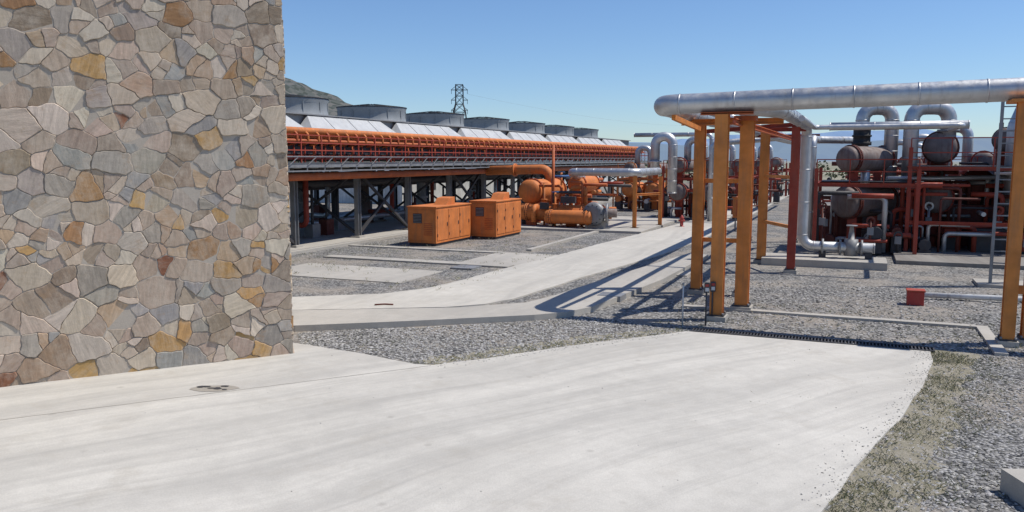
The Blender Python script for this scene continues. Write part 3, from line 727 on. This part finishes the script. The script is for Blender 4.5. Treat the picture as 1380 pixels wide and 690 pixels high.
# ---------------------------------------------------------------- hills, mountains
def terrain(name,fx,x0,x1,y0,y1,nx,ny,colr,seed):
    rng=np.random.RandomState(seed); V=[];F=[];C=[]
    G=rng.rand(64,64)
    def vn(x,y):
        x%=62;y%=62; i,j=int(x),int(y); u,w=x-i,y-j; u=u*u*(3-2*u); w=w*w*(3-2*w)
        return (G[i,j]*(1-u)+G[i+1,j]*u)*(1-w)+(G[i,j+1]*(1-u)+G[i+1,j+1]*u)*w
    for j in range(ny+1):
        for i in range(nx+1):
            x=x0+(x1-x0)*i/nx; y=y0+(y1-y0)*j/ny
            V.append((x,y,fx(i/nx,j/ny,vn)))
    for j in range(ny):
        for i in range(nx):
            o=j*(nx+1)+i; F.append((o,o+1,o+nx+2,o+nx+1)); C.append(colr(vn(i*1.3,j*1.3)))
    return colored(name,V,F,C,'leaf')
def fh(u,v,vn):
    X=-260+260*u; base=math.sin(math.pi*v)**.8
    h=min(60,-X*.40); return base*(h*(.93+.14*vn(u*12,v*6))+(1.3*vn(u*60,v*40)+.9*vn(u*31*3,v*50))*min(1,h/6))-.4
terrain('hill',fh,-260,0,150,290,240,90,lambda t:random.choice([(.045+.035*t,.055+.03*t,.045+.03*t),(.028,.038,.028),(.10,.097,.085)]),3)
def fm(hm):
    def f(u,v,vn): return math.sin(math.pi*v)*hm*(.35+.6*vn(u*16,v*2)+.25*vn(u*50,v*3))*min(1,u*8)*min(1,(1-u)*8)
    return f
terrain('mountain_range',fm(150),-3000,4500,3800,5000,160,8,lambda t:(.17,.27,.42),5)  # aerial haze painted in as a flat blue colour
terrain('mountain_range',fm(85),-2500,4500,2300,3000,160,8,lambda t:(.13+.02*t,.19+.02*t,.26),9)  # nearer range, haze blue painted in as well

# ---------------------------------------------------------------- vegetation and loose gravel
random.seed(99)
DRY=[(.20,.205,.10),(.29,.275,.15),(.42,.37,.25),(.16,.17,.08),(.46,.41,.30),(.36,.33,.20)]
def blades(V,F,C,x,y,h,n,sp,z0=0):
    for _ in range(n):
        a=U(0,6.28); r=U(0,sp); bx,by=x+r*math.cos(a),y+r*math.sin(a); w=U(.003,.008); an=U(0,6.28); hh=h*U(.5,1.2); le=U(.4,1.3)*hh
        dx,dy=math.cos(an)*w,math.sin(an)*w; la=U(0,6.28); o=len(V)
        V+= [(bx-dx,by-dy,z0),(bx+dx,by+dy,z0),(bx+le*math.cos(la)*.5,by+le*math.sin(la)*.5,z0+hh*.65),(bx+le*math.cos(la),by+le*math.sin(la),z0+hh*.85)]
        F.append((o,o+1,o+2)); F.append((o+1,o+3,o+2))
        c=random.choice(DRY); C+=[c,c]
V=[];F=[];C=[]
edge=[(2.85,7.02),(3.78,8.3),(5.0,9.9),(5.9,11.2),(6.7,12.5),(6.99,13.14)]
def along(e,t):
    k=t*(len(e)-1); i=min(int(k),len(e)-2); u=k-i; return (e[i][0]+(e[i+1][0]-e[i][0])*u, e[i][1]+(e[i+1][1]-e[i][1])*u)
for _ in range(2300):
    x,y=along(edge,R()**1.15); o=abs(random.gauss(0,.42)); x+=o+.0; y-=o*.55
    q=math.sin(x*5.1+y*2.3)+math.sin(y*4.1-x)+.6*math.sin(x*13+y*9)
    if q>-.3 or R()<.25: blades(V,F,C,x,y,U(.02,.055),5,.11)
for _ in range(350): blades(V,F,C,U(3.2,9),U(6,14),U(.02,.045),5,.1)
tri=[(-3.7,13.75),(-1.2,12.25),(3.2,14.75),(1.5,16.3),(.4,15.7),(-1.9,15.1),(-4,14.65)]
def inside(x,y,P_):
    c=False
    for i in range(len(P_)):
        (x1,y1),(x2,y2)=P_[i],P_[i-1]
        if (y1>y)!=(y2>y) and x<(x2-x1)*(y-y1)/(y2-y1)+x1: c=not c
    return c
fore=[(-30,-8),(-9,-8),(-3.5,-1.5),(.2,3.4),(2.85,7.02),(3.78,8.3),(5.0,9.9),(5.9,11.2),(6.7,12.5),(6.99,13.14),(3.32,14.7),(-1.21,12.17),(-3.74,13.68),(-7,15),(-30,15)]
for _ in range(620):
    x,y=U(-4,3.4),U(12.2,16.3)
    if inside(x,y,tri) and math.sin(x*2.1+1)+math.sin(y*3.3)>.1: blades(V,F,C,x,y,U(.02,.05),5,.1)
for _ in range(600):
    t=R(); x=-1.21+(3.32+1.21)*t-U(0,.4); y=12.17+2.53*t+U(.02,.4)
    if R()<.5 and not inside(x,y,fore): blades(V,F,C,x,y,U(.03,.06),5,.08)
for _ in range(300):
    p=PW(U(-3.5,3),U(15.2,18.5),0); blades(V,F,C,p[0],p[1],U(.03,.07),5,.1)
for _ in range(450):
    p=PW(U(-17,-9),U(17,31),0); blades(V,F,C,p[0],p[1],U(.04,.08),6,.15,.03)
colored('grass',V,F,C,'leaf')
ico=[(0,0,1),(.9,0,.35),(.28,.85,.4),(-.73,.53,.3),(-.72,-.5,.38),(.3,-.86,.33),(0,0,-.3)]
icf=[(0,1,2),(0,2,3),(0,3,4),(0,4,5),(0,5,1),(6,2,1),(6,3,2),(6,4,3),(6,5,4),(6,1,5)]
V=[];F=[];C=[]
def peb(x,y,s,z=0):
    a=U(0,6.28);c,s_=math.cos(a),math.sin(a);sx,sy,sz=s*U(.7,1.3),s*U(.6,1.1),s*U(.4,.9);o=len(V)
    for p in ico:
        X,Y=p[0]*sx,p[1]*sy; V.append((x+X*c-Y*s_,y+X*s_+Y*c,z+p[2]*sz))
    g_=U(.17,.46)
    if R()<.15: g_=U(.07,.14)
    cc=(g_,g_*.965,g_*U(.87,.96))
    for f in icf: F.append(tuple(i+o for i in f)); C.append(cc)
def edist(x,y):
    best=9
    for (x1,y1),(x2,y2) in zip(edge[:-1],edge[1:]):
        dx,dy=x2-x1,y2-y1; t=max(0,min(1,((x-x1)*dx+(y-y1)*dy)/(dx*dx+dy*dy))); best=min(best,math.hypot(x-x1-dx*t,y-y1-dy*t))
    return best
n=0
while n<18000:
    x,y=U(2.6,10.5),U(6.2,13.9)
    if inside(x,y,fore): continue
    if R()>min(1,1.6-.09*y): continue
    if edist(x,y)<.5 and R()<.55: continue
    peb(x,y,U(.01,.03)); n+=1
n=0
while n<7500:
    x,y=U(-4.2,3.6),U(12.1,16.4)
    if inside(x,y,tri): peb(x,y,U(.014,.036)); n+=1
for _ in range(5500):
    p=PW(U(-3.3,6),U(15.1,22),0); peb(p[0],p[1],U(.015,.045))
for _ in range(90):
    x,y=U(-5,5),U(7,14)
    if inside(x,y,fore): peb(x,y,U(.005,.012),.03)
for _ in range(350):
    x,y=along(edge,R()); o=abs(random.gauss(0,.12)); peb(x-o,y+o*.6,U(.006,.014),.03)
for _ in range(250):
    t=R(); x=-1.21+4.5*t; y=12.17+2.53*t; o=abs(random.gauss(0,.1)); peb(x+o*.5,y-o,U(.006,.014),.03)
colored('gravel',V,F,C,'pebble')
V=[];F=[];C=[]
random.seed(4)
for k in range(150):
    X=U(-110,130); Y=U(105,175); hh=U(1.2,3.2); rr=hh*U(.7,1.2)
    for _ in range(70):
        th,ph=U(0,6.28),U(0,1.4); r=rr*U(.6,1.05); x=X+r*math.cos(th)*math.cos(ph); y=Y+r*math.sin(th)*math.cos(ph); z=hh*math.sin(ph)*U(.7,1)+.1
        s=U(.15,.4); o=len(V); a=Vector((U(-1,1),U(-1,1),U(-1,1))).normalized()*s; c=Vector((U(-1,1),U(-1,1),U(-1,1))).normalized()*s
        p=Vector((x,y,z)); V+=[tuple(p-a),tuple(p+c),tuple(p+a),tuple(p-c)]; F.append((o,o+1,o+2,o+3))
        g_=U(.6,1.3); C.append((.09*g_,.11*g_,.055*g_))
colored('scrub_vegetation',V,F,C,'leaf')

# ---------------------------------------------------------------- light, sky, camera
EL=60
sun=Vector((1,.03,0)).normalized()*math.cos(math.radians(EL))+Vector((0,0,math.sin(math.radians(EL))))
L=bpy.data.lights.new('sun','SUN'); L.energy=4.5; L.angle=math.radians(.5); L.color=(1,.95,.87)
lo=bpy.data.objects.new('sun',L); lo.rotation_euler=sun.to_track_quat('Z','Y').to_euler(); bpy.context.scene.collection.objects.link(lo)
w=bpy.data.worlds.new('World'); bpy.context.scene.world=w; w.use_nodes=True; nt=w.node_tree
sk=nt.nodes.new('ShaderNodeTexSky'); sk.sky_type='NISHITA'; sk.sun_disc=False; sk.sun_elevation=math.radians(EL); sk.sun_rotation=math.radians(88)
sk.air_density=1.0; sk.dust_density=.12; sk.ozone_density=3.0
tint=mixc(nt,1.,sk.outputs[0],(.76,.90,1.10),'MULTIPLY')
bg=nt.nodes['Background']; bg.inputs[1].default_value=.112; nt.links.new(tint,bg.inputs[0])
cam=bpy.data.cameras.new('camera'); co=bpy.data.objects.new('camera',cam); bpy.context.scene.collection.objects.link(co)
cam.sensor_width=36; cam.lens=36*1083/1380; cam.clip_end=20000; cam.clip_start=.1
co.location=(0,0,3.2); co.rotation_euler=(math.radians(90-6.85),0,0)
sc=bpy.context.scene; sc.camera=co
sc.view_settings.view_transform='Standard'; sc.view_settings.look='None'; sc.view_settings.exposure=0
